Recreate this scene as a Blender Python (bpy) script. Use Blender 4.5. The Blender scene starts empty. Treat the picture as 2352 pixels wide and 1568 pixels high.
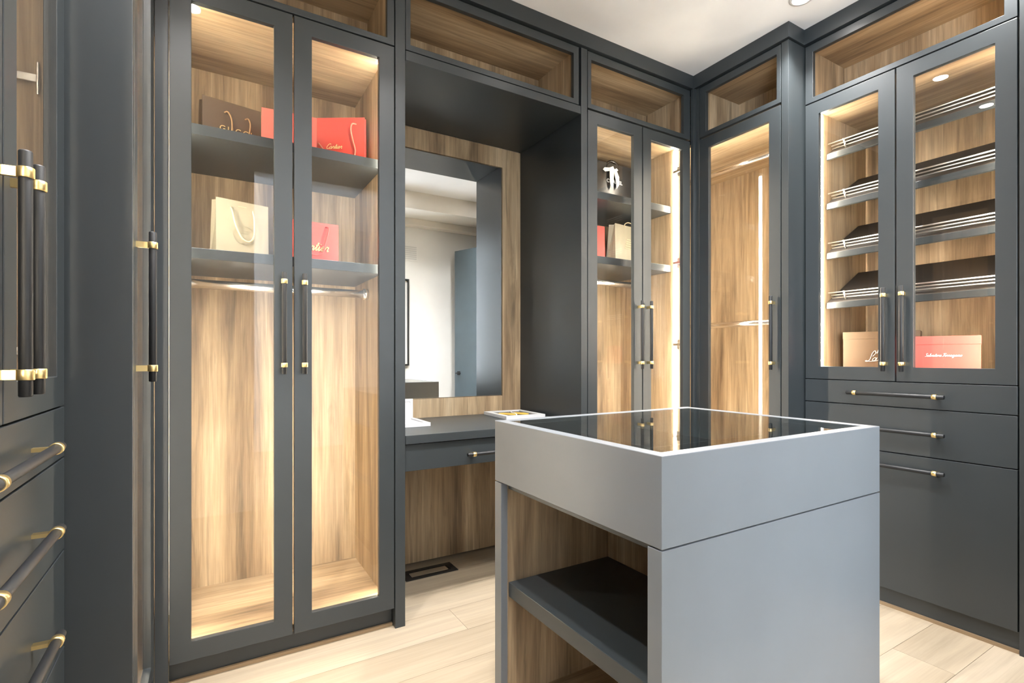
import bpy, bmesh, math, random
from mathutils import Vector, Matrix

random.seed(7)
C = bpy.context.scene.collection
PI = math.pi

# ------------------------------------------------------------------ camera, world, exposure
sc = bpy.context.scene
cam_d = bpy.data.cameras.new('camera')
cam = bpy.data.objects.new('camera', cam_d)
C.objects.link(cam)
cam.location = (0, 0, 1.10)
cam.rotation_euler = (PI / 2, 0, -math.radians(30.83))
cam_d.sensor_width = 36
cam_d.lens = 36 * 1178 / 2352
cam_d.shift_y = 38 / 2352
cam_d.clip_start = 0.01
sc.camera = cam

W = bpy.data.worlds.new('world')
sc.world = W
W.use_nodes = True
W.node_tree.nodes['Background'].inputs[0].default_value = (0.80, 0.89, 1.0, 1)
SKY = 16.0
W.node_tree.nodes['Background'].inputs[1].default_value = SKY

vs = sc.view_settings
vs.view_transform = 'Standard'
vs.look = 'None'
vs.exposure = 1.40
vs.gamma = 1
vs.use_curve_mapping = False
sc.cycles.max_bounces = 14
sc.cycles.transparent_max_bounces = 24
sc.cycles.diffuse_bounces = 6
sc.cycles.glossy_bounces = 6
sc.cycles.caustics_reflective = False
sc.cycles.caustics_refractive = False
sc.cycles.sample_clamp_indirect = 6

LED_POWER = 40.0
SPOT_POWER = 72.0
LENS_POWER = 40.0

# daylight enters through the window in the left wall: a portal on that opening guides the sky light
pd = bpy.data.lights.new('window_portal', 'AREA')
pd.shape = 'RECTANGLE'
pd.size = 2.2
pd.size_y = 1.5
pd.cycles.is_portal = True
po = bpy.data.objects.new('window_portal', pd)
C.objects.link(po)
po.location = (-0.99, -1.75, 1.40)
po.rotation_euler = (0, -PI / 2, 0)


# ------------------------------------------------------------------ materials
def newmat(name):
    m = bpy.data.materials.new(name)
    m.use_nodes = True
    nt = m.node_tree
    return m, nt, nt.nodes['Principled BSDF']


def N(nt, typ, **kw):
    n = nt.nodes.new(typ)
    for k, v in kw.items():
        setattr(n, k, v)
    return n


def plain(name, col, rough=0.5, metal=0.0, spec=0.5, bump=0.0, bscale=300, var=0.06):
    """Principled with a faint procedural variation of colour and roughness."""
    m, nt, b = newmat(name)
    tc = N(nt, 'ShaderNodeTexCoord')
    no = N(nt, 'ShaderNodeTexNoise')
    no.inputs['Scale'].default_value = 6
    no.inputs['Detail'].default_value = 5
    nt.links.new(tc.outputs['Object'], no.inputs['Vector'])
    rp = N(nt, 'ShaderNodeValToRGB')
    rp.color_ramp.elements[0].position = 0.3
    rp.color_ramp.elements[1].position = 0.7
    rp.color_ramp.elements[0].color = tuple(c * (1 - var) for c in col) + (1,)
    rp.color_ramp.elements[1].color = tuple(min(1, c * (1 + var)) for c in col) + (1,)
    nt.links.new(no.outputs['Fac'], rp.inputs[0])
    nt.links.new(rp.outputs[0], b.inputs['Base Color'])
    b.inputs['Roughness'].default_value = rough
    b.inputs['Metallic'].default_value = metal
    b.inputs['Specular IOR Level'].default_value = spec
    if bump:
        n2 = N(nt, 'ShaderNodeTexNoise')
        n2.inputs['Scale'].default_value = bscale
        nt.links.new(tc.outputs['Object'], n2.inputs['Vector'])
        bp = N(nt, 'ShaderNodeBump')
        bp.inputs['Strength'].default_value = bump
        bp.inputs['Distance'].default_value = 0.001
        nt.links.new(n2.outputs['Fac'], bp.inputs['Height'])
        nt.links.new(bp.outputs[0], b.inputs['Normal'])
    return m


def wood(name, cols, axis, rough=0.5, big=7.0, fine=70.0, stretch=0.09, rnd=1.0, contrast=0.75):
    m, nt, b = newmat(name)
    tc = N(nt, 'ShaderNodeTexCoord')
    oi = N(nt, 'ShaderNodeObjectInfo')
    mul = N(nt, 'ShaderNodeVectorMath', operation='SCALE')
    mul.inputs[0].default_value = (13.1, 7.7, 5.3)
    ml = N(nt, 'ShaderNodeMath', operation='MULTIPLY')
    ml.inputs[1].default_value = rnd
    nt.links.new(oi.outputs['Random'], ml.inputs[0])
    nt.links.new(ml.outputs[0], mul.inputs['Scale'])
    add = N(nt, 'ShaderNodeVectorMath', operation='ADD')
    nt.links.new(tc.outputs['Object'], add.inputs[0])
    nt.links.new(mul.outputs[0], add.inputs[1])

    def layer(scale, st, detail, dist):
        mp = N(nt, 'ShaderNodeMapping')
        s = [scale] * 3
        s[axis] = scale * st
        mp.inputs['Scale'].default_value = s
        nt.links.new(add.outputs[0], mp.inputs['Vector'])
        no = N(nt, 'ShaderNodeTexNoise')
        no.inputs['Scale'].default_value = 1
        no.inputs['Detail'].default_value = detail
        no.inputs['Roughness'].default_value = 0.6
        no.inputs['Distortion'].default_value = dist
        nt.links.new(mp.outputs[0], no.inputs['Vector'])
        return no
    a = layer(big, stretch, 6, 0.5)
    f = layer(fine, 0.030, 5, 0.1)
    k = layer(big * 3.4, 0.075, 5, 0.9)
    g = layer(fine * 3.2, 0.022, 3, 0.0)
    r1 = N(nt, 'ShaderNodeValToRGB')
    e = r1.color_ramp.elements
    e[0].position = 0.30
    e[0].color = cols[0] + (1,)
    e[1].position = 0.68
    e[1].color = cols[2] + (1,)
    mid = e.new(0.5)
    mid.color = cols[1] + (1,)
    nt.links.new(a.outputs['Fac'], r1.inputs[0])
    r2 = N(nt, 'ShaderNodeMapRange')
    r2.inputs['From Min'].default_value = 0.3
    r2.inputs['From Max'].default_value = 0.7
    r2.inputs['To Min'].default_value = 1 - 0.34 * contrast
    r2.inputs['To Max'].default_value = 1 + 0.20 * contrast
    nt.links.new(f.outputs['Fac'], r2.inputs['Value'])
    r3 = N(nt, 'ShaderNodeMapRange')
    r3.inputs['From Min'].default_value = 0.27
    r3.inputs['From Max'].default_value = 0.45
    r3.inputs['To Min'].default_value = 1 - 0.55 * contrast
    r3.inputs['To Max'].default_value = 1.0
    nt.links.new(k.outputs['Fac'], r3.inputs['Value'])
    r4 = N(nt, 'ShaderNodeMapRange')
    r4.inputs['From Min'].default_value = 0.3
    r4.inputs['From Max'].default_value = 0.7
    r4.inputs['To Min'].default_value = 1 - 0.22 * contrast
    r4.inputs['To Max'].default_value = 1 + 0.14 * contrast
    nt.links.new(g.outputs['Fac'], r4.inputs['Value'])
    p0 = N(nt, 'ShaderNodeMath', operation='MULTIPLY')
    nt.links.new(r2.outputs[0], p0.inputs[0])
    nt.links.new(r3.outputs[0], p0.inputs[1])
    pm = N(nt, 'ShaderNodeMath', operation='MULTIPLY')
    nt.links.new(p0.outputs[0], pm.inputs[0])
    nt.links.new(r4.outputs[0], pm.inputs[1])
    sc_ = N(nt, 'ShaderNodeVectorMath', operation='SCALE')
    nt.links.new(r1.outputs[0], sc_.inputs[0])
    nt.links.new(pm.outputs[0], sc_.inputs['Scale'])
    nt.links.new(sc_.outputs[0], b.inputs['Base Color'])
    b.inputs['Roughness'].default_value = rough
    bp = N(nt, 'ShaderNodeBump')
    bp.inputs['Strength'].default_value = 0.12
    bp.inputs['Distance'].default_value = 0.001
    nt.links.new(f.outputs['Fac'], bp.inputs['Height'])
    nt.links.new(bp.outputs[0], b.inputs['Normal'])
    return m


def glass(name, tint=(1, 1, 1), f0=0.035):
    m = bpy.data.materials.new(name)
    m.use_nodes = True
    nt = m.node_tree
    nt.nodes.clear()
    out = N(nt, 'ShaderNodeOutputMaterial')
    mix = N(nt, 'ShaderNodeMixShader')
    tr = N(nt, 'ShaderNodeBsdfTransparent')
    tr.inputs[0].default_value = tint + (1,)
    gl = N(nt, 'ShaderNodeBsdfGlossy')
    gl.inputs['Roughness'].default_value = 0.0
    lw = N(nt, 'ShaderNodeLayerWeight')
    lw.inputs['Blend'].default_value = 0.5
    pw = N(nt, 'ShaderNodeMath', operation='POWER')
    pw.inputs[1].default_value = 5
    ma = N(nt, 'ShaderNodeMath', operation='MULTIPLY_ADD')
    ma.inputs[1].default_value = 1 - f0
    ma.inputs[2].default_value = f0
    nt.links.new(lw.outputs['Facing'], pw.inputs[0])
    nt.links.new(pw.outputs[0], ma.inputs[0])
    nt.links.new(ma.outputs[0], mix.inputs[0])
    nt.links.new(tr.outputs[0], mix.inputs[1])
    nt.links.new(gl.outputs[0], mix.inputs[2])
    nt.links.new(mix.outputs[0], out.inputs[0])
    return m


def emit(name, col, strength):
    m = bpy.data.materials.new(name)
    m.use_nodes = True
    nt = m.node_tree
    nt.nodes.clear()
    out = N(nt, 'ShaderNodeOutputMaterial')
    em = N(nt, 'ShaderNodeEmission')
    em.inputs[0].default_value = col + (1,)
    em.inputs[1].default_value = strength
    nt.links.new(em.outputs[0], out.inputs[0])
    return m


WOODC = ((0.170, 0.108, 0.060), (0.400, 0.285, 0.168), (0.540, 0.415, 0.268))
OAKC = ((0.285, 0.228, 0.16), (0.37, 0.303, 0.22), (0.43, 0.36, 0.272))
M = {}
M['paint'] = plain('charcoal_paint', (0.029, 0.0345, 0.0375), 0.35, spec=0.5, bump=0.05, bscale=500, var=0.03)
M['dark'] = plain('shadow_gap_black', (0.012, 0.012, 0.012), 0.6)
M['wv'] = wood('walnut_vertical_grain', WOODC, 2)
M['wh'] = wood('walnut_horizontal_grain', WOODC, 0)
M['oak'] = wood('pale_oak_plank', OAKC, 0, rough=0.42, big=4.0, fine=45, stretch=0.12, contrast=0.3)
M['oaktrim'] = plain('oak_shoe_trim', (0.26, 0.18, 0.105), 0.5)
M['glass'] = glass('clear_glass')
M['tableglass'] = glass('display_glass', (0.82, 0.86, 0.85), 0.16)
M['led'] = emit('warm_led', (1.0, 0.90, 0.72), LED_POWER)
M['led2'] = emit('warm_led_bright', (1.0, 0.88, 0.70), LED_POWER * 1.6)
M['lens'] = emit('downlight_lens', (1.0, 0.95, 0.90), LENS_POWER)
M['gold'] = plain('brushed_gold', (0.80, 0.61, 0.29), 0.33, metal=1.0)
M['black'] = plain('black_knurled_metal', (0.010, 0.0105, 0.012), 0.46, spec=0.4, bump=0.10, bscale=2600)
M['leather'] = plain('dark_shelf_lining', (0.018, 0.014, 0.012), 0.6)
M['satin'] = plain('satin_nickel_rail', (0.80, 0.78, 0.74), 0.28, metal=1.0)
M['chrome'] = plain('polished_chrome', (0.92, 0.92, 0.92), 0.22, metal=1.0, var=0.02)
M['white'] = plain('white_wall_paint', (0.80, 0.80, 0.79), 0.65, bump=0.05, var=0.02)
M['cream_paint'] = plain('cornice_paint', (0.70, 0.67, 0.62), 0.6, var=0.02)
M['ceil'] = plain('ceiling_paint', (0.88, 0.885, 0.895), 0.7, var=0.02)
M['slate'] = plain('slate_blue_paint', (0.10, 0.14, 0.17), 0.4)
M['mirror'] = plain('mirror_silver', (0.93, 0.95, 0.94), 0.0, metal=1.0, var=0.0)
M['red'] = plain('red_paper', (0.62, 0.06, 0.045), 0.5)
M['coral'] = plain('coral_red_paper', (0.72, 0.13, 0.10), 0.5)
M['redrope'] = plain('pink_red_cord', (0.75, 0.28, 0.20), 0.6)
M['brown'] = plain('brown_paper', (0.085, 0.056, 0.036), 0.5, var=0.2)
M['brownrope'] = plain('tan_cord', (0.38, 0.24, 0.11), 0.6)
M['cream'] = plain('cream_paper', (0.37, 0.335, 0.245), 0.55)
M['creamrope'] = plain('cream_cord', (0.70, 0.60, 0.38), 0.6)
M['blackbag'] = plain('black_glossy_paper', (0.02, 0.02, 0.02), 0.22)
M['ink_gold'] = plain('gold_foil', (0.85, 0.66, 0.32), 0.35, metal=0.5)
M['ink_white'] = plain('white_print', (0.88, 0.88, 0.86), 0.5)
M['ribbon'] = plain('white_satin_ribbon', (0.86, 0.85, 0.80), 0.4)
M['kraft'] = plain('tan_card', (0.15, 0.10, 0.058), 0.55)
M['frame_white'] = plain('white_lacquer', (0.68, 0.68, 0.69), 0.3)
M['yellow'] = plain('gold_yellow_print', (0.80, 0.52, 0.08), 0.4, var=0.25)
M['felt'] = plain('dark_felt', (0.022, 0.026, 0.025), 0.85, bump=0.6, bscale=700)
M['grille'] = plain('pale_grey_grille', (0.62, 0.63, 0.63), 0.5)
M['nickel'] = plain('nickel_hinge', (0.75, 0.74, 0.72), 0.25, metal=1.0)
M['espresso'] = plain('espresso_veneer', (0.045, 0.040, 0.030), 0.35)
M['matte_print'] = plain('pale_print', (0.72, 0.72, 0.72), 0.6)


# ------------------------------------------------------------------ mesh helpers
class MB:
    def __init__(self):
        self.v = []
        self.f = []
        self.m = []
        self.s = set()

    def box(self, x0, x1, y0, y1, z0, z1, mi=0):
        b = len(self.v)
        self.v += [(x0, y0, z0), (x1, y0, z0), (x1, y1, z0), (x0, y1, z0),
                   (x0, y0, z1), (x1, y0, z1), (x1, y1, z1), (x0, y1, z1)]
        for q in ((0, 3, 2, 1), (4, 5, 6, 7), (0, 1, 5, 4), (1, 2, 6, 5), (2, 3, 7, 6), (3, 0, 4, 7)):
            self.f.append(tuple(b + i for i in q))
            self.m.append(mi)
        return self

    def prism(self, pts, n, mi=0):
        """pts: list of (x,y,z) polygon, n: extrusion vector"""
        b = len(self.v)
        k = len(pts)
        self.v += [tuple(p) for p in pts]
        self.v += [tuple(p[i] + n[i] for i in range(3)) for p in pts]
        self.f.append(tuple(b + i for i in reversed(range(k))))
        self.f.append(tuple(b + k + i for i in range(k)))
        self.m += [mi, mi]
        for i in range(k):
            j = (i + 1) % k
            self.f.append((b + i, b + j, b + k + j, b + k + i))
            self.m.append(mi)
        return self

    def ring(self, o, i, y0, y1, mi=0):
        """rectangular frame in the x-z plane; o, i = (x0,x1,z0,z1)"""
        b = len(self.v)
        for y in (y0, y1):
            for r in (o, i):
                self.v += [(r[0], y, r[2]), (r[1], y, r[2]), (r[1], y, r[3]), (r[0], y, r[3])]
        for k in range(4):
            j = (k + 1) % 4
            self.f += [(b + k, b + j, b + 4 + j, b + 4 + k),
                       (b + 8 + j, b + 8 + k, b + 12 + k, b + 12 + j),
                       (b + j, b + k, b + 8 + k, b + 8 + j),
                       (b + 4 + k, b + 4 + j, b + 12 + j, b + 12 + k)]
            self.m += [mi] * 4
        return self

    def tube(self, pts, r, n=12, mi=0, cap=True):
        pts = [Vector(p) for p in pts]
        b0 = len(self.v)
        up = None
        for i, p in enumerate(pts):
            if i == 0:
                d = pts[1] - pts[0]
            elif i == len(pts) - 1:
                d = pts[-1] - pts[-2]
            else:
                d = (pts[i + 1] - pts[i - 1])
            d.normalize()
            if up is None:
                up = Vector((0, 0, 1)) if abs(d.z) < 0.9 else Vector((1, 0, 0))
            a = d.cross(up)
            if a.length < 1e-5:
                a = d.orthogonal()
            a.normalize()
            up = a.cross(d).normalized()
            rr = r[i] if isinstance(r, (list, tuple)) else r
            for k in range(n):
                t = 2 * PI * k / n
                self.v.append(tuple(p + a * (rr * math.cos(t)) + up * (rr * math.sin(t))))
        for i in range(len(pts) - 1):
            for k in range(n):
                j = (k + 1) % n
                self.s.add(len(self.f))
                self.f.append((b0 + i * n + k, b0 + i * n + j, b0 + (i + 1) * n + j, b0 + (i + 1) * n + k))
                self.m.append(mi)
        if cap:
            self.f.append(tuple(b0 + k for k in reversed(range(n))))
            e = b0 + (len(pts) - 1) * n
            self.f.append(tuple(e + k for k in range(n)))
            self.m += [mi, mi]
        return self

    def build(self, name, mats, parent=None, bevel=0.0, smooth=False):
        me = bpy.data.meshes.new(name)
        me.from_pydata(self.v, [], self.f)
        if not isinstance(mats, (list, tuple)):
            mats = [mats]
        for m in mats:
            me.materials.append(M[m])
        me.polygons.foreach_set('material_index', self.m)
        bm = bmesh.new()
        bm.from_mesh(me)
        bmesh.ops.recalc_face_normals(bm, faces=bm.faces)
        bm.to_mesh(me)
        bm.free()
        if smooth:
            for p in me.polygons:
                p.use_smooth = (p.index in self.s) if self.s else len(p.vertices) == 4
        o = bpy.data.objects.new(name, me)
        C.objects.link(o)
        if parent:
            o.parent = parent
        if bevel:
            md = o.modifiers.new('edge', 'BEVEL')
            md.width = bevel
            md.segments = 2
            md.limit_method = 'ANGLE'
            md.angle_limit = math.radians(40)
        return o


def catmull(pts, k=6):
    pts = [Vector(p) for p in pts]
    P_ = [pts[0] * 2 - pts[1]] + pts + [pts[-1] * 2 - pts[-2]]
    out = []
    for i in range(1, len(P_) - 2):
        p0, p1, p2, p3 = P_[i - 1:i + 3]
        for s in range(k):
            t = s / k
            out.append(0.5 * ((2 * p1) + (p2 - p0) * t + (2 * p0 - 5 * p1 + 4 * p2 - p3) * t * t
                              + (3 * p1 - p0 - 3 * p2 + p3) * t ** 3))
    out.append(pts[-1])
    return out


def thing(name, label, cat, loc=(0, 0, 0), rot=0, group=None):
    o = bpy.data.objects.new(name, None)
    o.empty_display_size = 0.05
    C.objects.link(o)
    o.location = loc
    o.rotation_euler = (0, 0, rot)
    o['label'] = label
    o['category'] = cat
    if group:
        o['group'] = group
    return o


def tag(o, label, cat, group=None):
    o['label'] = label
    o['category'] = cat
    if group:
        o['group'] = group
    return o


def struct(o):
    o['kind'] = 'structure'
    return o


def text(s, size, mat, parent, mtx, name='lettering', shear=0.0, bold=0.0, space=1.0):
    cu = bpy.data.curves.new('txt', 'FONT')
    cu.body = s
    cu.size = size
    cu.align_x = 'CENTER'
    cu.align_y = 'CENTER'
    cu.extrude = 0.0004
    cu.shear = shear
    cu.offset = bold
    cu.space_character = space
    cu.resolution_u = 4
    t = bpy.data.objects.new('txt', cu)
    C.objects.link(t)
    dg = bpy.context.evaluated_depsgraph_get()
    me = bpy.data.meshes.new_from_object(t.evaluated_get(dg))
    bpy.data.objects.remove(t)
    me.materials.clear()
    me.materials.append(M[mat])
    me.transform(mtx)
    me.name = name
    o = bpy.data.objects.new(name, me)
    C.objects.link(o)
    o.parent = parent
    return o


GLYPH = {
    'C': (1.25, [[(1.3, 1.7), (1.1, 2.05), (.6, 1.9), (.1, 1.0), (.2, .2), (.7, 0), (1.3, .4)]]),
    'a': (1.22, [[(.85, .85), (.5, 1), (.1, .6), (.15, .1), (.5, 0), (.85, .5), (.9, .95), (.85, .2), (1.05, 0), (1.25, .25)]]),
    'r': (.92, [[(0, .2), (.25, .9), (.3, 1.05), (.45, .85), (.7, .95), (.65, .3), (.8, 0), (.95, .2)]]),
    't': (.74, [[(0, .2), (.35, 1.0), (.45, 1.8), (.4, .3), (.55, 0), (.78, .25)], [(.1, 1.15), (.4, 1.18), (.75, 1.2)]]),
    'i': (.62, [[(0, .2), (.25, 1.0), (.25, .2), (.4, 0), (.65, .25)], [(.3, 1.4), (.33, 1.46), (.36, 1.52)]]),
    'e': (.9, [[(0, .25), (.4, .5), (.65, .8), (.45, 1.02), (.15, .7), (.2, .15), (.5, 0), (.92, .3)]]),
    'L': (1.35, [[(.9, 1.35), (1.35, 2.2), (1.0, 3.0), (.55, 2.3), (.55, 1.2), (.45, .3), (.05, -.2), (-.5, -.15), (-.3, .1), (.5, -.2), (1.5, -.1), (2.4, .0)]]),
    'o': (.98, [[(.5, 1), (.1, .6), (.2, .05), (.6, .05), (.8, .6), (.5, 1), (.7, .85), (1.0, .8)]]),
    'u': (1.2, [[(0, .3), (.2, 1), (.15, .2), (.4, 0), (.75, .4), (.85, 1), (.85, .2), (1, 0), (1.22, .25)]]),
    'b': (.9, [[(0, .2), (.45, 1.6), (.35, 2.0), (.2, 1.6), (.2, .2), (.5, 0), (.8, .3), (.7, .85), (.92, .8)]]),
    'n': (1.15, [[(0, .2), (.2, 1), (.2, 0), (.3, .7), (.65, 1), (.8, .7), (.8, .15), (.95, 0), (1.18, .25)]]),
    'h': (1.1, [[(0, .2), (.4, 1.6), (.3, 2.0), (.15, 1.5), (.15, 0), (.3, .7), (.6, 1), (.75, .7), (.75, .1), (.95, 0), (1.12, .25)]]),
    's': (.75, [[(0, .2), (.4, 1.0), (.55, .5), (.4, 0), (.1, .1), (.4, .05), (.78, .3)]]),
    'S': (1.15, [[(1.2, 1.8), (.8, 2.1), (.4, 1.7), (.7, 1.2), (1.0, .6), (.6, 0), (.1, .2)]]),
    'l': (.6, [[(0, .2), (.45, 1.6), (.35, 2.0), (.2, 1.5), (.2, .2), (.4, 0), (.62, .25)]]),
    'v': (1.0, [[(0, .8), (.15, 1), (.35, .1), (.45, 0), (.8, .9), (1.05, .9)]]),
    'd': (1.25, [[(.8, .85), (.45, 1), (.1, .6), (.15, .1), (.5, 0), (.85, .6), (1.0, 2.0), (.9, .2), (1.1, 0), (1.28, .25)]]),
    'F': (1.2, [[(.1, 1.8), (.5, 2.05), (1.6, 2.0)], [(.9, 2.0), (.7, 1.0), (.5, .2), (.2, 0), (0, .2)], [(.4, 1.05), (.8, 1.1), (1.1, 1.1)]]),
    'g': (1.15, [[(.8, .85), (.45, 1), (.1, .6), (.2, .1), (.6, .1), (.85, .9), (.8, -.5), (.4, -.9), (.2, -.6), (.7, -.1), (1.18, .25)]]),
    'm': (1.45, [[(0, .2), (.2, 1), (.2, 0), (.35, .8), (.55, 1), (.65, .7), (.65, 0), (.8, .8), (1.0, 1), (1.1, .7), (1.1, .1), (1.25, 0), (1.48, .25)]]),
    ' ': (.5, []),
}


def script(s, xh, mat, parent, x, y, z, shear=0.35, r=None, name='lettering', align=0.5, track=1.0):
    """cursive lettering on the plane y (facing -y); xh = x-height"""
    r = r or xh * 0.09
    tot = sum(GLYPH[c][0] for c in s) * track
    cx = -tot * align
    mb = MB()
    for c in s:
        w, st = GLYPH[c]
        for pl in st:
            pts = catmull([(cx + px + py * shear, 0, py) for px, py in pl], 4)
            mb.tube([(x + p.x * xh, y, z + p.z * xh) for p in pts], r, 5)
        cx += w * track
    return mb.build(name, mat, parent)


# ------------------------------------------------------------------ room shell
ZC = 2.74
XL, XR, YB, YN, YF = -0.87, 3.19, 2.64, -0.05, -2.6
fl = struct(MB().box(XL, XR, YF, YB, -0.05, -0.003).build('floor', 'oaktrim'))
row = 0
y = YB
PW = 0.19
while y > YF + 0.001:
    y0 = max(YF, y - PW)
    x = XL - random.uniform(0, 1.6)
    while x < XR:
        x1 = x + 1.9
        a, b = max(x, XL), min(x1, XR)
        if b - a > 0.02:
            MB().box(a + .0006, b - .0006, y0 + .0006, y - .0006, -0.003, 0).build('plank', 'oak', fl)
        x = x1
    y = y0
    row += 1
struct(MB().box(XL - .1, XR + .1, YF - .1, YB + .1, ZC, ZC + .1).build('ceiling', 'ceil'))
struct(MB().box(XL - .1, XR + .1, YB, YB + .1, -.05, ZC).build('wall_back', 'white'))
struct(MB().box(XR, XR + .1, YF, YB, -.05, ZC).build('wall_right', 'white'))
struct(MB().box(XL - .1, XR + .1, YF - .1, YF, -.05, ZC).build('wall_front', 'white'))
WY0, WY1, WZ0, WZ1 = -2.5, -1.0, 0.3, 2.5
w = MB()
w.box(XL - .1, XL, WY1, YB + .1, -.05, ZC).box(XL - .1, XL, YF, WY0, -.05, ZC)
w.box(XL - .1, XL, WY0, WY1, -.05, WZ0).box(XL - .1, XL, WY0, WY1, WZ1, ZC)
struct(w.build('wall_left', 'white'))
# wall behind the camera; unseen left part and opening shaped to limit window light
w = MB()
w.box(1.40, XR, YN - .1, YN, 0, ZC).box(XL, .30, YN - .1, YN, 0, ZC).box(.30, 1.40, YN - .1, YN, 2.45, ZC)
struct(w.build('wall_near', 'white'))
# window in the left wall of the next room, behind the camera
win = MB()
t = .05
win.box(XL - .09, XL - .03, WY0, WY0 + t, WZ0, WZ1).box(XL - .09, XL - .03, WY1 - t, WY1, WZ0, WZ1)
win.box(XL - .09, XL - .03, WY0 + t, WY1 - t, WZ0, WZ0 + t).box(XL - .09, XL - .03, WY0 + t, WY1 - t, WZ1 - t, WZ1)
ym = (WY0 + WY1) / 2
win.box(XL - .085, XL - .035, ym - .02, ym + .02, WZ0 + t, WZ1 - t)
wo = struct(win.build('window_1', 'frame_white'))
MB().box(XL - .064, XL - .058, WY0 + t, ym - .02, WZ0 + t, WZ1 - t).build('pane', 'glass', wo)
MB().box(XL - .064, XL - .058, ym + .02, WY1 - t, WZ0 + t, WZ1 - t).build('pane', 'glass', wo)
# bulkhead and crown seen in the mirror
struct(MB().box(1.40, XR, YN, .40, 2.57, ZC).build('trim_2', 'cream_paint', None, .002))
struct(MB().box(1.40, XR, YN, .06, 2.50, 2.57).build('trim_3', 'cream_paint', None, .004))

# charcoal crown running round the cabinet tops
path = [(-.252, .62), (-.252, 1.452), (-.132, 1.452), (-.132, 2.020), (2.434, 2.020), (2.434, 1.452), (2.569, 1.452), (2.569, .62)]
back = [(-.32, .62), (-.32, 1.52), (-.20, 1.52), (-.20, 2.09), (2.50, 2.09), (2.50, 1.52), (2.64, 1.52), (2.64, .62)]
cr = MB()
n = len(path)
z0, z1 = 2.664, ZC
cr.v = [(p[0], p[1], z) for z in (z0, z1) for pp in (path, back) for p in pp]
for i in range(n - 1):
    a, b = i, i + 1
    cr.f += [(a, b, 2 * n + b, 2 * n + a), (n + b, n + a, 3 * n + a, 3 * n + b), (b, a, n + a, n + b), (2 * n + a, 2 * n + b, 3 * n + b, 3 * n + a)]
cr.f += [(0, 2 * n, 3 * n, n), (n - 1, 2 * n - 1, 4 * n - 1, 3 * n - 1)]
cr.m = [0] * len(cr.f)
struct(cr.build('trim_1', 'paint', None, .0015))


# ------------------------------------------------------------------ cabinet builders (local: u along x, v into cabinet along +y, face at v=0)
YA, XB1, XB2, XC1, XC2 = 2.033, 2.447, 2.582, -0.264, -0.145
FA = 0
FB = -PI / 2
FC = PI / 2


def handle_mesh(L, inset, stand=.033):
    """bar along z centred at 0, face plane at y=0, bar standing off at y=-stand"""
    bar = MB().tube([(0, -stand, -L / 2), (0, -stand, -L / 2 + .002), (0, -stand, L / 2 - .002), (0, -stand, L / 2)],
                    [.0072, .0084, .0084, .0072], 20)
    mts = []
    for s in (-1, 1):
        z = s * (L / 2 - inset)
        m = MB().tube([(0, -stand, z - .008), (0, -stand, z - .007), (0, -stand, z + .007), (0, -stand, z + .008)], [.0098, .0108, .0108, .0098], 20)
        m.box(-.0035, .0035, -stand + .006, 0, z - .0072, z + .0072)
        mts.append(m)
    return bar, mts


_cache = {}


def add_handle(parent, u, z, horizontal=False, L=.367):
    bar, mts = handle_mesh(L, .033)
    objs = [bar.build('handle_bar', 'black', parent, smooth=True)] + [m.build('handle_mount', 'gold', parent, smooth=True) for m in mts]
    for o in objs:
        mt = Matrix.Translation((u, 0, z))
        if horizontal:
            mt = mt @ Matrix.Rotation(PI / 2, 4, 'Y')
        o.data.transform(mt)
    return objs


def add_door(root, u0, u1, z0, z1, hs, stile=.063, top=.059, bot=.063, hz=1.2255, hu=.033):
    d = MB().ring((u0 + .0015, u1 - .0015, z0, z1), (u0 + stile, u1 - stile, z0 + bot, z1 - top), 0, .022).build('door', 'paint', root, .0012)
    MB().box(u0 + stile - .006, u1 - stile + .006, .010, .014, z0 + bot - .006, z1 - top + .006).build('glass_pane', 'glass', d)
    if hs:
        add_handle(d, u0 + hu if hs == 'L' else u1 - hu, hz)
    return d


def add_hinge(root, u, z, v=.05, side=1):
    """cup hinge arm on the inner face of a side panel; side=+1 panel on the left"""
    m = MB()
    s = side
    a = lambda x0, x1: (min(u + s * x0, u + s * x1), max(u + s * x0, u + s * x1))
    m.box(*a(0, .003), v + .018, v + .040, z - .028, z + .028)
    m.box(*a(.003, .014), v - .016, v + .055, z - .008, z + .008)
    m.box(*a(.002, .016), v - .020, v - .016, z - .034, z + .034)
    return m.build('hinge', 'nickel', root, .001)


def carcass(root, u0, u1, z0, z1, depth, v0=.026):
    t = .018
    MB().box(u0, u0 + t, v0, depth, z0, z1).build('side_panel', 'wv', root)
    MB().box(u1 - t, u1, v0, depth, z0, z1).build('side_panel', 'wv', root)
    MB().box(u0 + t, u1 - t, depth - .012, depth, z0, z1).build('back_panel', 'wv', root)
    MB().box(u0 + t, u1 - t, v0, depth - .012, z1 - t, z1).build('top_panel', 'wh', root)
    MB().box(u0 + t, u1 - t, v0, depth - .012, z0, z0 + .026).build('bottom_panel', 'wh', root)


def led(root, u, side, z0, z1, v=.095, mat='led'):
    a, b = (u, u + .007) if side > 0 else (u - .007, u)
    MB().box(a, b, v - .008, v + .008, z0, z1).build('led_strip', mat, root)


def shelf(root, u0, u1, z0, z1, v0, v1):
    return MB().box(u0, u1, v0, v1, z0, z1).build('shelf', 'paint', root, .0015)


def rod(root, u0, u1, v, z):
    r = MB().tube([(u0 + .003, v, z), (u1 - .003, v, z)], .018, 20).build('hanging_rod', 'chrome', root, smooth=True)
    for a, b in ((u0, u0 + .022), (u1 - .022, u1)):
        MB().tube([(a, v, z), (b, v, z)], .025, 20).build('rod_flange', 'chrome', r, smooth=True)
    return r


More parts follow.
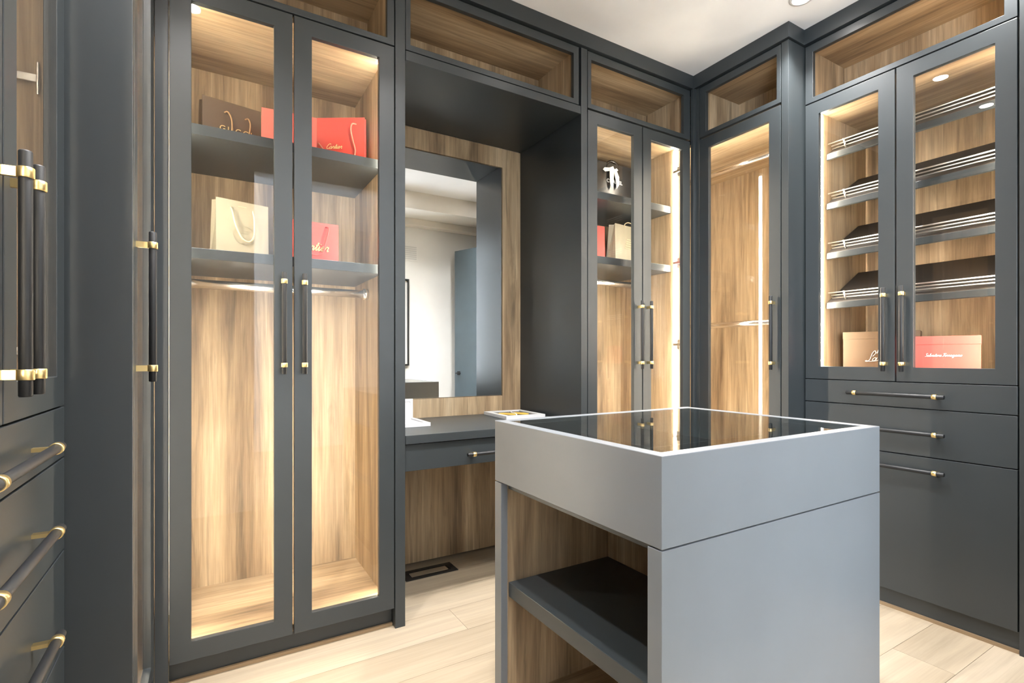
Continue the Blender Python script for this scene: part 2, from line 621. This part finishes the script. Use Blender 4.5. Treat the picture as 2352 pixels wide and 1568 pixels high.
def plinth(root, u0, u1, v=.042, h=.078):
    MB().box(u0, u1, v, v + .018, 0, h).build('plinth', 'paint', root)
    MB().box(u0, u1, v - .012, v, 0, .012).build('shoe_trim', 'oaktrim', root)


def upper(name, label, org, rot, u0, u1, o0, o1, cu0=None, cu1=None):
    r = thing(name, label, 'cabinet', org, rot, None)
    cu0 = u0 + .003 if cu0 is None else cu0
    cu1 = u1 - .003 if cu1 is None else cu1
    z0, z1 = 2.367, 2.655
    MB().ring((u0 + .001, u1 - .001, z0 + .001, z1), (o0, o1, 2.392, 2.616), 0, .022).build('face_frame', 'paint', r, .0012)
    t = .018
    d = .345
    MB().box(cu0, cu0 + t, .024, d, z0 + .002, z1).build('side_panel', 'wv', r)
    MB().box(cu1 - t, cu1, .024, d, z0 + .002, z1).build('side_panel', 'wv', r)
    MB().box(cu0 + t, cu1 - t, d - .012, d, z0 + .002, z1).build('back_panel', 'wv', r)
    MB().box(cu0 + t, cu1 - t, .024, d - .012, z1 - t, z1).build('top_panel', 'wh', r)
    MB().box(cu0 + t, cu1 - t, .024, d - .012, z0 + .002, z0 + .016).build('bottom_panel', 'wh', r)
    return r


# ---- A1: tall wardrobe with double glass doors on the back wall
r = thing('wardrobe', 'tall charcoal wardrobe with two lit glass doors left of the vanity alcove', 'wardrobe', (-.105, YA, 0), FA)
carcass(r, 0, .762, .082, 2.366, .577)
add_door(r, 0, .380, .084, 2.362, 'R')
add_door(r, .383, .763, .084, 2.362, 'L')
led(r, .018, 1, .13, 2.33)
led(r, .744, -1, .13, 2.33)
shelf(r, .020, .742, 1.895, 1.933, .105, .564)
shelf(r, .020, .742, 1.454, 1.492, .105, .564)
rod(r, .018, .744, .335, 1.392)
plinth(r, -.002, .764)
MB().box(-.039, -.002, 0, .03, 0, 2.66).build('filler_post', 'paint', r, .001)
for z in (.30, .95, 1.70, 2.2):
    add_hinge(r, .744, z, .045, -1)
upper('upper_cabinet', 'open wood-lined upper cabinet above the tall wardrobe at the left', (-.105, YA, 0), FA, 0, .763, .030, .732)

# ---- A2: vanity alcove between the two wardrobes
r = thing('vanity_alcove', 'black lined vanity alcove with walnut back panels between two wardrobes', 'alcove', (.66, YA, 0), FA)
MB().box(.001, .043, 0, .600, 0, 2.66).build('end_panel', 'paint', r, .0012)
MB().box(.958, .997, 0, .600, 0, 2.66).build('end_panel', 'paint', r, .0012)
MB().box(.045, .956, .0, .575, 2.325, 2.364).build('soffit', 'paint', r, .0012)
AY = .577
MB().box(.045, .153, AY, AY + .018, .78, 2.325).build('wood_strip', 'wv', r)
MB().box(.833, .956, AY, AY + .018, .78, 2.325).build('wood_strip', 'wv', r)
MB().box(.155, .831, AY, AY + .018, 2.215, 2.325).build('wood_strip', 'wv', r)
MB().box(.155, .831, AY, AY + .018, .78, .881).build('wood_strip', 'wv', r)
MB().box(.045, .956, AY, AY + .018, .012, .739).build('back_panel', 'wv', r)
m = thing('wall_mirror', 'large frameless mirror set into the walnut back of the vanity alcove', 'mirror', (.815, YA + AY + .004, .883))
MB().box(.002, .674, 0, .012, 0, 1.329).build('mirror_glass', 'mirror', m, .0015)
upper('upper_cabinet', 'wide open wood-lined upper cabinet above the vanity alcove', (.66, YA, 0), FA, .044, .944, .066, .911)

v = thing('vanity_desk', 'charcoal floating vanity desk with one drawer under the mirror', 'desk', (.705, YA, .63))
MB().box(0, .911, .0, .575, .114, .150).build('desk_top', 'paint', v, .0015)
d = MB().box(.002, .909, .012, .032, 0, .110).build('drawer', 'paint', v, .0012)
hs = add_handle(d, .455, .049, True)
for o in hs:
    o.data.transform(Matrix.Translation((0, .012, 0)))
MB().box(.004, .907, .034, .50, .004, .112).build('drawer_box', 'dark', v)

# ---- A3: right wardrobe on the back wall
r = thing('wardrobe', 'charcoal wardrobe with two glass doors and bright light strip right of the vanity alcove', 'wardrobe', (1.66, YA, 0), FA)
carcass(r, 0, .763, .082, 2.366, .577)
add_door(r, 0, .380, .084, 2.358, 'R')
add_door(r, .383, .763, .084, 2.358, 'L')
led(r, .018, 1, .13, 2.335)
led(r, .745, -1, .13, 2.335)
shelf(r, .020, .743, 1.970, 2.010, .125, .564)
shelf(r, .020, .743, 1.617, 1.657, .125, .564)
rod(r, .018, .745, .335, 1.553)
plinth(r, -.002, .764)
for z in (.55, 1.18, 1.665, 2.205):
    add_hinge(r, .745, z, .045, -1)
upper('upper_cabinet', 'open wood-lined upper cabinet above the back wardrobe nearest the corner', (1.66, YA, 0), FA, 0, .763, .023, .709)

# ---- B1: single-door corner wardrobe on the right wall (runs on into the blind corner)
r = thing('corner_wardrobe', 'narrow charcoal corner wardrobe with a single lit glass door', 'wardrobe', (XB1, 1.99, 0), FB)
carcass(r, -.61, .491, .082, 2.366, .715)
add_door(r, .001, .490, .084, 2.356, 'R')
led(r, .473, -1, .13, 2.335)
led(r, -.015, 1, .13, 2.335, .06)
rod(r, -.592, .473, .353, 2.280)
rod(r, -.592, .473, .353, 1.308)
plinth(r, 0, .491)
MB().box(.493, .529, 0, .72, 0, 2.66).build('end_panel', 'paint', r, .0012)
MB().box(-.041, -.002, .0, .024, 0, 2.66).build('filler_post', 'paint', r, .001)
MB().box(-.041, -.019, -.0235, -.0, 0, 2.66).build('filler_post', 'paint', r, .001)
upper('upper_cabinet', 'small open wood-lined upper cabinet above the single-door corner wardrobe', (XB1, 1.99, 0), FB, .001, .490, .045, .468)

# ---- B2: shoe cabinet with drawers on the right wall
r = thing('shoe_cabinet', 'tall charcoal shoe cabinet with glass doors above three drawers on the right wall', 'cabinet', (XB2, 1.457, 0), FB)
carcass(r, 0, .787, .998, 2.366, .577)
add_door(r, .001, .392, .9985, 2.362, 'R', .066, .062, .061, 1.2255)
add_door(r, .395, .786, .9985, 2.362, 'L', .064, .062, .061, 1.2255)
led(r, .018, 1, 1.03, 2.335, .112, 'led2')
led(r, .769, -1, 1.03, 2.335, .112, 'led2')


def drawer(root, u0, u1, z0, z1, hz):
    d = MB().box(u0 + .0015, u1 - .0015, 0, .022, z0 + .002, z1 - .002).build('drawer', 'paint', root, .0012)
    if hz:
        add_handle(d, (u0 + u1) / 2, hz, True)
    return d


drawer(r, 0, .787, .886, .997, .941)
drawer(r, 0, .787, .686, .886, .785)
drawer(r, 0, .787, .082, .686, .629)
MB().box(0, .787, .026, .577, .080, .994).build('drawer_carcass', 'dark', r)
plinth(r, 0, .787, .022)
MB().box(.790, .826, 0, .577, 0, 2.66).build('end_panel', 'paint', r, .0012)
SL = math.radians(30)
for zf in (2.145, 1.891, 1.637, 1.383):
    s = MB()
    v0, v1 = .155, .47
    dz = (v1 - v0) * math.tan(SL)
    th = .026
    s.prism([(.024, v0, zf), (.024, v1, zf + dz), (.024, v1, zf + dz - th), (.024, v0 + .008, zf - .032), (.024, v0 - .004, zf - .030)], (.739, 0, 0))
    s.m[2] = 1
    so = s.build('shoe_shelf', ['paint', 'leather'], r, .0012)
    for k, (dv, dzz) in enumerate(((.018, .024), (.010, .037), (.002, .050))):
        e = .012 if k < 2 else 0
        MB().tube([(.030 + e, v0 + dv, zf + dzz), (.757 - e, v0 + dv, zf + dzz)], .0032, 10).build('shoe_rail', 'satin', so, smooth=True)
    for u in (.105, .682):
        MB().tube([(u, v0 + .026, zf + .008), (u, v0 + .0, zf + .054)], .0045, 10).build('rail_post', 'satin', so, smooth=True)
upper('upper_cabinet', 'wide open wood-lined upper cabinet above the shoe cabinet', (XB2, 1.457, 0), FB, .001, .786, .039, .748)

# ---- C1: near-left cabinet with drawers
r = thing('drawer_cabinet', 'charcoal cabinet at the left edge with glass doors above drawers', 'cabinet', (XC1, .670, 0), FC)
carcass(r, 0, .787, .998, 2.366, .577)
add_door(r, .001, .392, .9985, 2.362, 'R', .066, .062, .063, 1.2255)
add_door(r, .395, .786, .9985, 2.362, 'L', .064, .062, .063, 1.2255)
drawer(r, 0, .787, .886, .997, .937)
drawer(r, 0, .787, .686, .886, .785)
drawer(r, 0, .787, .478, .686, .589)
drawer(r, 0, .787, .082, .478, .40)
MB().box(0, .787, .026, .577, .080, .994).build('drawer_carcass', 'dark', r)
plinth(r, 0, .787, .022)
led(r, .018, 1, 1.03, 2.335, .075)
for z in (1.115, 1.683, 2.2):
    add_hinge(r, .769, z, .055, -1)
upper('upper_cabinet', 'open upper cabinet above the left drawer cabinet', (XC1, .670, 0), FC, .001, .786, .039, .748)

# ---- C2: corner wardrobe on the left
r = thing('corner_wardrobe', 'charcoal corner wardrobe at the left seen edge-on with one long handle', 'wardrobe', (XC2, 1.499, 0), FC)
carcass(r, 0, 1.10, .082, 2.366, .715)
add_door(r, .001, .490, .084, 2.356, 'L')
led(r, .018, 1, .13, 2.335)
led(r, .507, -1, .13, 2.335, .06)
rod(r, .018, 1.082, .353, 2.280)
plinth(r, 0, .53)
MB().box(-.035, -.002, 0, .72, 0, 2.66).build('end_panel', 'paint', r, .0012)
MB().box(.493, .532, 0, .024, 0, 2.66).build('filler_post', 'paint', r, .001)
for z in (.35, .97, 1.50, 2.2):
    add_hinge(r, .018, z, .045, 1)
upper('upper_cabinet', 'open upper cabinet above the left corner wardrobe', (XC2, 1.499, 0), FC, .001, .490, .024, .445)

# ------------------------------------------------------------------ island
IX0, IX1, IY0, IY1, IZ = .757, 1.615, .703, 1.370, .910
r = thing('display_island', 'charcoal island with a glass display top and open side shelves', 'island', (IX0, IY0, 0))
LX, LY = IX1 - IX0, IY1 - IY0
M['island'] = plain('charcoal_sheen_lightened', (0.150, 0.162, 0.175), 0.34, spec=0.5, bump=0.05, bscale=500, var=0.03)  # charcoal paint lightened in its colour to stand in for bright satin reflections
zt = .728
rim = .032
tf = MB()
tf.v = []
o = (0, LX, 0, LY)
i = (rim, LX - rim, rim, LY - rim)
for z in (zt, IZ):
    for q in (o, i):
        tf.v += [(q[0], q[2], z), (q[1], q[2], z), (q[1], q[3], z), (q[0], q[3], z)]
for k in range(4):
    j = (k + 1) % 4
    tf.f += [(k, j, 4 + j, 4 + k), (8 + j, 8 + k, 12 + k, 12 + j), (j, k, 8 + k, 8 + j), (4 + k, 4 + j, 12 + j, 12 + k)]
tf.m = [0] * len(tf.f)
tfo = tf.build('top_frame', 'island', r, .0015)
MB().box(rim - .004 + .005, LX - rim - .001, rim + .001, LY - rim - .001, IZ - .007, IZ - .001).build('glass_top', 'tableglass', r)
MB().box(rim, LX - rim, rim, LY - rim, zt + .002, zt + .060).build('display_tray', 'felt', r)
for k in (1, 2):
    xx = rim + (LX - 2 * rim) * k / 3
    MB().box(xx - .004, xx + .004, rim, LY - rim, zt + .060, zt + .125).build('divider', 'felt', r)
MB().box(rim, LX - rim, LY / 2 - .004, LY / 2 + .004, zt + .060, zt + .120).build('divider', 'felt', r)
zs = zt - .003
MB().box(0, LX, 0, .038, 0, zs).build('side_panel', 'island', r, .0012)
MB().box(0, LX, LY - .038, LY, 0, zs).build('side_panel', 'island', r, .0012)
MB().box(LX - .022, LX, .040, LY - .040, 0, zs).build('end_panel', 'island', r, .0012)
bx0, bx1 = .022, .425
MB().box(bx0, bx1, .038, .044, .080, zs).build('wood_liner', 'wv', r)
MB().box(bx0, bx1, LY - .044, LY - .038, .080, zs).build('wood_liner', 'wv', r)
MB().box(bx1 - .012, bx1, .044, LY - .044, .080, zs).build('back_panel', 'wv', r)
MB().box(bx0, bx1 - .012, .044, LY - .044, .062, .080).build('bottom_panel', 'wh', r)
MB().box(bx0, bx1 - .012, .044, LY - .044, zs - .016, zs).build('top_panel', 'paint', r)
MB().box(bx0, bx1 - .013, .0445, LY - .0445, .386, .429).build('shelf', 'paint', r, .0015)
MB().box(bx0 + .02, bx0 + .036, .044, LY - .044, 0, .062).build('plinth', 'paint', r)


# ------------------------------------------------------------------ bags and boxes
def bag(name, label, mat, wd, dp, ht, loc, rot, group, rope=None, front_handle=None, taper=.6):
    r = thing(name, label, 'bag', loc, rot, group)
    b = MB()
    d2 = dp * taper
    t = .0015
    # outer shell: base, front, back, folded gussets
    h = ht
    y0b, y1b = 0, dp
    y0t, y1t = (dp - d2) / 2 * .3, dp - (dp - d2) / 2 * 1.7
    g = .35 * wd * .25
    P0 = [(-wd / 2, y0b, 0), (wd / 2, y0b, 0), (wd / 2 - t, (y0b + y1b) / 2, 0), (wd / 2, y1b, 0), (-wd / 2, y1b, 0), (-wd / 2 + t, (y0b + y1b) / 2, 0)]
    P1 = [(-wd / 2, y0t, h), (wd / 2, y0t, h), (wd / 2 - g, (y0t + y1t) / 2, h * .995), (wd / 2, y1t, h), (-wd / 2, y1t, h), (-wd / 2 + g, (y0t + y1t) / 2, h * .995)]
    b.v = P0 + P1
    for k in range(6):
        j = (k + 1) % 6
        b.f.append((k, j, 6 + j, 6 + k))
    b.f.append((5, 4, 3, 2, 1, 0))
    b.m = [0] * 7
    o = b.build('paper_body', mat, r)
    md = o.modifiers.new('thickness', 'SOLIDIFY')
    md.thickness = .0016
    md.offset = -1
    if rope:
        for pts, rr in rope:
            MB().tube(catmull(pts, 6), rr, 8).build('cord_handle', front_handle, r, smooth=True)
    return r


# upper shelf of the tall wardrobe (top at 1.933)
ZS = 1.9335
b = bag('shopping_bag', 'dark brown paper bag with tan cord handles on the top shelf', 'brown', .215, .09, .203, (.094, 2.372, ZS), math.radians(11), 'shopping bags in the wardrobes',
        [([(-.030, .002, .155), (-.020, -.006, .158), (-.008, -.010, .135), (-.004, -.008, .10), (-.008, -.006, .055), (-.004, -.006, .03)], .0028),
         ([(.046, .002, .150), (.056, -.006, .152), (.063, -.010, .13), (.060, -.008, .095), (.053, -.006, .055), (.046, -.006, .03)], .0028)], 'brownrope')
text('GUCCI', .032, 'ink_gold', b, Matrix.Translation((.012, -.0008, .089)) @ Matrix.Rotation(PI / 2, 4, 'X'), space=1.35)
b = bag('shopping_bag', 'coral red plain paper bag turned blank side out on the top shelf', 'coral', .205, .10, .163, (.292, 2.250, ZS), math.radians(-4), 'shopping bags in the wardrobes', taper=.8)
b = bag('shopping_bag', 'red paper bag with gold lettering and pink cord at the right of the top shelf', 'red', .218, .034, .252, (.522, 2.385, ZS), math.radians(-32), 'shopping bags in the wardrobes',
        [([(.070, .004, .222), (.055, -.006, .220), (.050, -.010, .19), (.060, -.010, .14), (.070, -.010, .10), (.062, -.008, .065), (.045, -.006, .045)], .0034),
         ([(-.098, -.004, .135), (-.080, -.010, .112), (-.060, -.010, .082), (-.050, -.008, .06)], .0034)], 'redrope')
script('Cartier', .0108, 'ink_gold', b, -.030, -.001, .1115, .4, .0013)
# second shelf (top at 1.492)
ZS = 1.4925
b = bag('shopping_bag', 'cream paper bag with pale cord handle on the second wardrobe shelf', 'cream', .196, .085, .235, (.129, 2.322, ZS), math.radians(15), 'shopping bags in the wardrobes',
        [([(-.045, .004, .205), (-.043, -.006, .19), (-.030, -.010, .13), (-.008, -.012, .085), (.020, -.012, .075), (.036, -.010, .10), (.040, -.006, .16), (.038, .004, .205)], .0032)], 'creamrope')
MB().box(-.020, .012, -.0012, .0, .212, .2135).build('closing_slot', 'creamrope', b)
sl = MB()
for k in range(44):                                        # embossed wreath below the cord
    a = 2 * PI * k / 44
    cx_, cz_ = .004 + .040 * math.cos(a), .100 + .036 * math.sin(a)
    sl.box(cx_ - .0020, cx_ + .0020, -.0009, .0, cz_ - .0014, cz_ + .0014)
sl.box(-.015, .022, -.0009, 0, .118, .1195).box(-.012, .020, -.0009, 0, .108, .1095).box(-.006, .014, -.0009, 0, .090, .098)
e = sl.build('embossed_emblem', 'cream', b)
b = bag('shopping_bag', 'small bright red paper bag with gold lettering half hidden by the wardrobe door', 'red', .185, .07, .184, (.402, 2.295, ZS), math.radians(2), 'shopping bags in the wardrobes',
        [([(.040, .004, .168), (.050, -.006, .162), (.044, -.010, .13), (.034, -.010, .09), (.026, -.010, .055), (.0, -.010, .042), (-.03, -.010, .05), (-.05, -.008, .09), (-.052, .004, .165)], .0032)], 'red')
script('Cartier', .0185, 'ink_gold', b, -.013, -.0015, .0635, .4, .0025)

# right back wardrobe
b = bag('gift_bag', 'glossy black paper bag with a white ribbon bow on the upper shelf', 'blackbag', .35, .10, .292, (2.185, 2.405, 2.0105), 0, 'shopping bags in the wardrobes', taper=.8)
ring = [(-.02 + .052 * math.cos(a), .010, .258 + .050 * math.sin(a)) for a in [PI * 1.15 - k * PI * 1.55 / 14 for k in range(15)]]
MB().tube(ring, .009, 10).build('cord_handle', 'blackbag', b, smooth=True)
text('CHANEL', .030, 'ink_white', b, Matrix.Translation((-.010, -.001, .180)) @ Matrix.Rotation(PI / 2, 4, 'X'), bold=.0012, space=1.15)
bow = MB()
B0 = (2.185, 2.0105)


def rib(pts, y):
    bow.prism([(x - B0[0], y, z - B0[1]) for x, z in pts], (0, .0025, 0))


rib([(2.074, 2.248), (2.086, 2.262), (2.125, 2.268), (2.156, 2.282), (2.166, 2.258), (2.128, 2.248), (2.092, 2.238)], -.011)
rib([(2.125, 2.262), (2.163, 2.268), (2.158, 2.210), (2.154, 2.158), (2.142, 2.138), (2.130, 2.166), (2.126, 2.210)], -.014)
rib([(2.160, 2.266), (2.180, 2.264), (2.204, 2.222), (2.202, 2.170), (2.182, 2.144), (2.180, 2.190), (2.166, 2.230)], -.012)
rib([(2.156, 2.256), (2.178, 2.272), (2.192, 2.262), (2.172, 2.244)], -.016)
bow.build('ribbon_bow', 'ribbon', b, .0008)
b = bag('gift_bag', 'narrow red paper bag at the left of the lower shelf beside a cream bag', 'red', .10, .07, .235, (2.020, 2.37, 1.6575), 0, 'shopping bags in the wardrobes', taper=.4)
b = bag('gift_bag', 'cream paper bag on the lower shelf behind the back wardrobe door', 'cream', .235, .08, .262, (2.250, 2.365, 1.6575), math.radians(8), 'shopping bags in the wardrobes',
        [([(-.03, .004, .250), (-.028, .002, .268), (.0, .0, .282), (.04, .0, .278), (.06, .002, .262), (.062, .004, .25)], .003)], 'creamrope')
sl = MB()
for k in range(5):
    sl.box(-.03 + .004 * k, .05 - .006 * k, -.0014, 0, .12 + .014 * k, .123 + .014 * k)
sl.build('embossed_emblem', 'creamrope', b)


def shoebox(label, mat, loc, L, D, h, rot):
    """box whose front faces the doors; local x along the front, y into the cabinet"""
    r = thing('shoe_box', label, 'box', loc, FB + rot, 'shoe boxes in the shoe cabinet')
    MB().box(0, L, 0, D, 0, h - .036).box(-.0015, L + .0015, -.0015, D + .0015, h - .036, h).build('box_body', mat, r, .001)
    return r


b = shoebox('tan cardboard shoe box with white script in the shoe cabinet', 'kraft', (2.800, 1.385, 1.0245), .308, .150, .207, math.radians(18))
script('Louboutin', .0165, 'ink_white', b, .103, -.0012, .062, .3, .0014, align=0, track=.82)
script('hristian', .0115, 'ink_white', b, .140, -.0012, .098, .3, .0010, align=0, track=.85)
b = shoebox('coral red shoe box with white script in the shoe cabinet', 'coral', (2.668, 1.100, 1.0245), .285, .125, .170, math.radians(16))
script('Salvatore Ferragamo', .0064, 'ink_white', b, .165, -.0012, .082, .35, .0011)

# ------------------------------------------------------------------ on the desk
ZD = .7805
r = thing('picture_tray', 'white framed black tray with two gold ovals on the right end of the desk', 'tray', (1.462, 2.43, ZD), math.radians(-3))
MB().box(-.118, .118, -.140, .140, 0, .011).build('tray_base', 'frame_white', r, .001)
fr = MB()
for a in ((-.118, .118, -.140, -.112), (-.118, .118, .112, .140), (-.118, -.092, -.112, .112), (.092, .118, -.112, .112)):
    fr.box(*a, .011, .0175)
fr.build('tray_rim', 'frame_white', r, .001)
MB().box(-.091, .091, -.111, .111, .011, .0125).build('black_print', 'blackbag', r)


def disc(cx, cy, rx, ry, z, ang, name, mat, par):
    m = MB()
    ca, sa = math.cos(ang), math.sin(ang)
    m.prism([(cx + rx * math.cos(t_) * ca - ry * math.sin(t_) * sa, cy + rx * math.cos(t_) * sa + ry * math.sin(t_) * ca, z) for t_ in [2 * PI * k / 28 for k in range(28)]], (0, 0, .001))
    return m.build(name, mat, par)


disc(-.036, .002, .036, .062, .0125, .35, 'gold_oval', 'yellow', r)
disc(.040, -.004, .034, .062, .0125, .15, 'gold_oval', 'yellow', r)
MB().tube(catmull([(-.02, -.07, .014), (0, -.02, .0145), (.006, .03, .0145), (.02, .075, .014)], 6), .0035, 8).build('white_stroke', 'ink_white', r, smooth=True)

r = thing('picture_tray', 'white framed tray lying at the left end of the desk', 'tray', (.815, 2.385, ZD), 0)
MB().box(-.100, .092, -.120, .110, 0, .011).build('tray_base', 'frame_white', r, .001)
fr = MB()
for a in ((-.100, .092, -.120, -.097), (-.100, .092, .087, .110), (-.100, -.077, -.097, .087), (.069, .092, -.097, .087)):
    fr.box(*a, .011, .0175)
fr.build('tray_rim', 'frame_white', r, .001)
MB().box(-.076, .068, -.096, .086, .011, .0125).build('grey_print', 'matte_print', r)
r = thing('photo_frame', 'white picture frame standing upright behind the left desk tray', 'frame', (.815, 2.505, ZD), 0)
MB().ring((-.100, .092, 0, .112), (-.085, .077, .015, .097), 0, .014).build('frame_border', 'frame_white', r, .001)
MB().box(-.086, .078, .003, .012, .014, .098).build('print', 'matte_print', r)

# ------------------------------------------------------------------ floor register
r = thing('floor_register', 'black framed floor vent with a wood inlay under the vanity desk', 'vent', (.985, 2.485, .0005))
rg = MB()
for a in ((-.140, .140, -.057, -.030), (-.140, .140, .030, .057), (-.140, -.108, -.030, .030), (.108, .140, -.030, .030)):
    rg.box(*a, 0, .004)
rg.build('vent_frame', 'dark', r, .0008)
MB().box(-.098, .098, -.022, .022, 0, .004).build('wood_inlay', 'oak', r, .0005)
MB().box(-.108, .108, -.030, .030, 0, .0008).build('vent_slot', 'dark', r)


# ------------------------------------------------------------------ ceiling downlights
def downlight(x, y, label, power=SPOT_POWER):
    r = thing('downlight', label, 'light', (x, y, ZC), 0, 'ceiling downlights')
    m = MB()
    k = 28
    pr = [(.052, 0), (.052, -.004), (.040, -.007), (.034, -.003), (.034, 0)]
    for (rr, zz) in pr:
        for j in range(k):
            a = 2 * PI * j / k
            m.v.append((rr * math.cos(a), rr * math.sin(a), zz))
    for i in range(len(pr) - 1):
        for j in range(k):
            q = (j + 1) % k
            m.f.append((i * k + j, i * k + q, (i + 1) * k + q, (i + 1) * k + j))
            m.m.append(0)
    m.build('trim_ring', 'frame_white', r, smooth=True)
    l = MB()
    l.prism([(.034 * math.cos(2 * PI * j / k), .034 * math.sin(2 * PI * j / k), -.0035) for j in range(k)], (0, 0, .003))
    l.build('lens', 'lens', r)
    ld = bpy.data.lights.new('downlight_lamp', 'SPOT')
    ld.energy = power
    ld.color = (1.0, .98, .96)
    ld.spot_size = math.radians(120)
    ld.spot_blend = .9
    ld.shadow_soft_size = .04
    lo = bpy.data.objects.new('downlight_lamp', ld)
    C.objects.link(lo)
    lo.parent = r
    lo.location = (0, 0, -.012)
    return r


downlight(2.33, 1.33, 'ceiling downlight in front of the corner wardrobe at the top of the photo')
downlight(1.50, 1.29, 'ceiling downlight above the far side of the island')
downlight(.84, 1.28, 'ceiling downlight above the left edge of the island')
downlight(-.055, 1.26, 'ceiling downlight in front of the left corner wardrobe')
downlight(.46, .75, 'added unseen ceiling fill light between the left cabinets and the island', 62)  # added lamp, lifts the island interior and the left panel
downlight(1.50, .58, 'added unseen ceiling fill light between the camera and the island', 40)  # added lamp out of view, brightens the near wall in the mirror
downlight(2.48, .75, 'added unseen ceiling fill light near the right wall end', 45)  # another added lamp, fills the right part of the mirrored near wall

# ------------------------------------------------------------------ seen only in the mirror: near wall with door, chest, picture, grille
dr = thing('open_door', 'slate blue open door leaf with black lever reflected in the mirror', 'door', (2.40, .02, 0), math.radians(70))
MB().box(0, .58, 0, .040, .010, 2.28).build('door_leaf', 'slate', dr, .002)
MB().box(.045, .085, .040, .047, .915, .955).build('lever_plate', 'black', dr, .001)
MB().tube([(.065, .047, .935), (.065, .085, .935), (.13, .085, .935)], .008, 10).build('lever', 'black', dr, smooth=True)
r = thing('chest', 'dark espresso chest against the white near wall reflected in the mirror', 'chest', (1.45, -.045, 0))
MB().box(0, .46, 0, .30, .06, .845).build('chest_body', 'espresso', r, .003)
for z0_, z1_ in ((.09, .32), (.34, .57), (.59, .81)):
    MB().box(.03, .43, .30, .312, z0_, z1_).build('chest_drawer', 'espresso', r, .004)
MB().box(.02, .44, .02, .28, 0, .06).build('chest_plinth', 'espresso', r)
r = thing('wall_picture', 'black framed picture on the white near wall reflected in the mirror', 'picture', (1.46, YN, 1.02))
MB().ring((0, .40, 0, .92), (.016, .384, .016, .904), 0, .025).build('picture_frame', 'black', r)
MB().box(.016, .384, .002, .010, .016, .904).build('picture_print', 'matte_print', r)
r = thing('wall_grille', 'pale grey air grille high on the white near wall reflected in the mirror', 'grille', (1.66, YN, 2.14))
MB().box(0, .30, 0, .006, 0, .17).build('grille_plate', 'white', r)
for k in range(7):
    MB().box(.012, .14, .006, .009, .016 + .021 * k, .028 + .021 * k).build('slat', 'grille', r)
    MB().box(.16, .288, .006, .009, .016 + .021 * k, .028 + .021 * k).build('slat', 'grille', r)
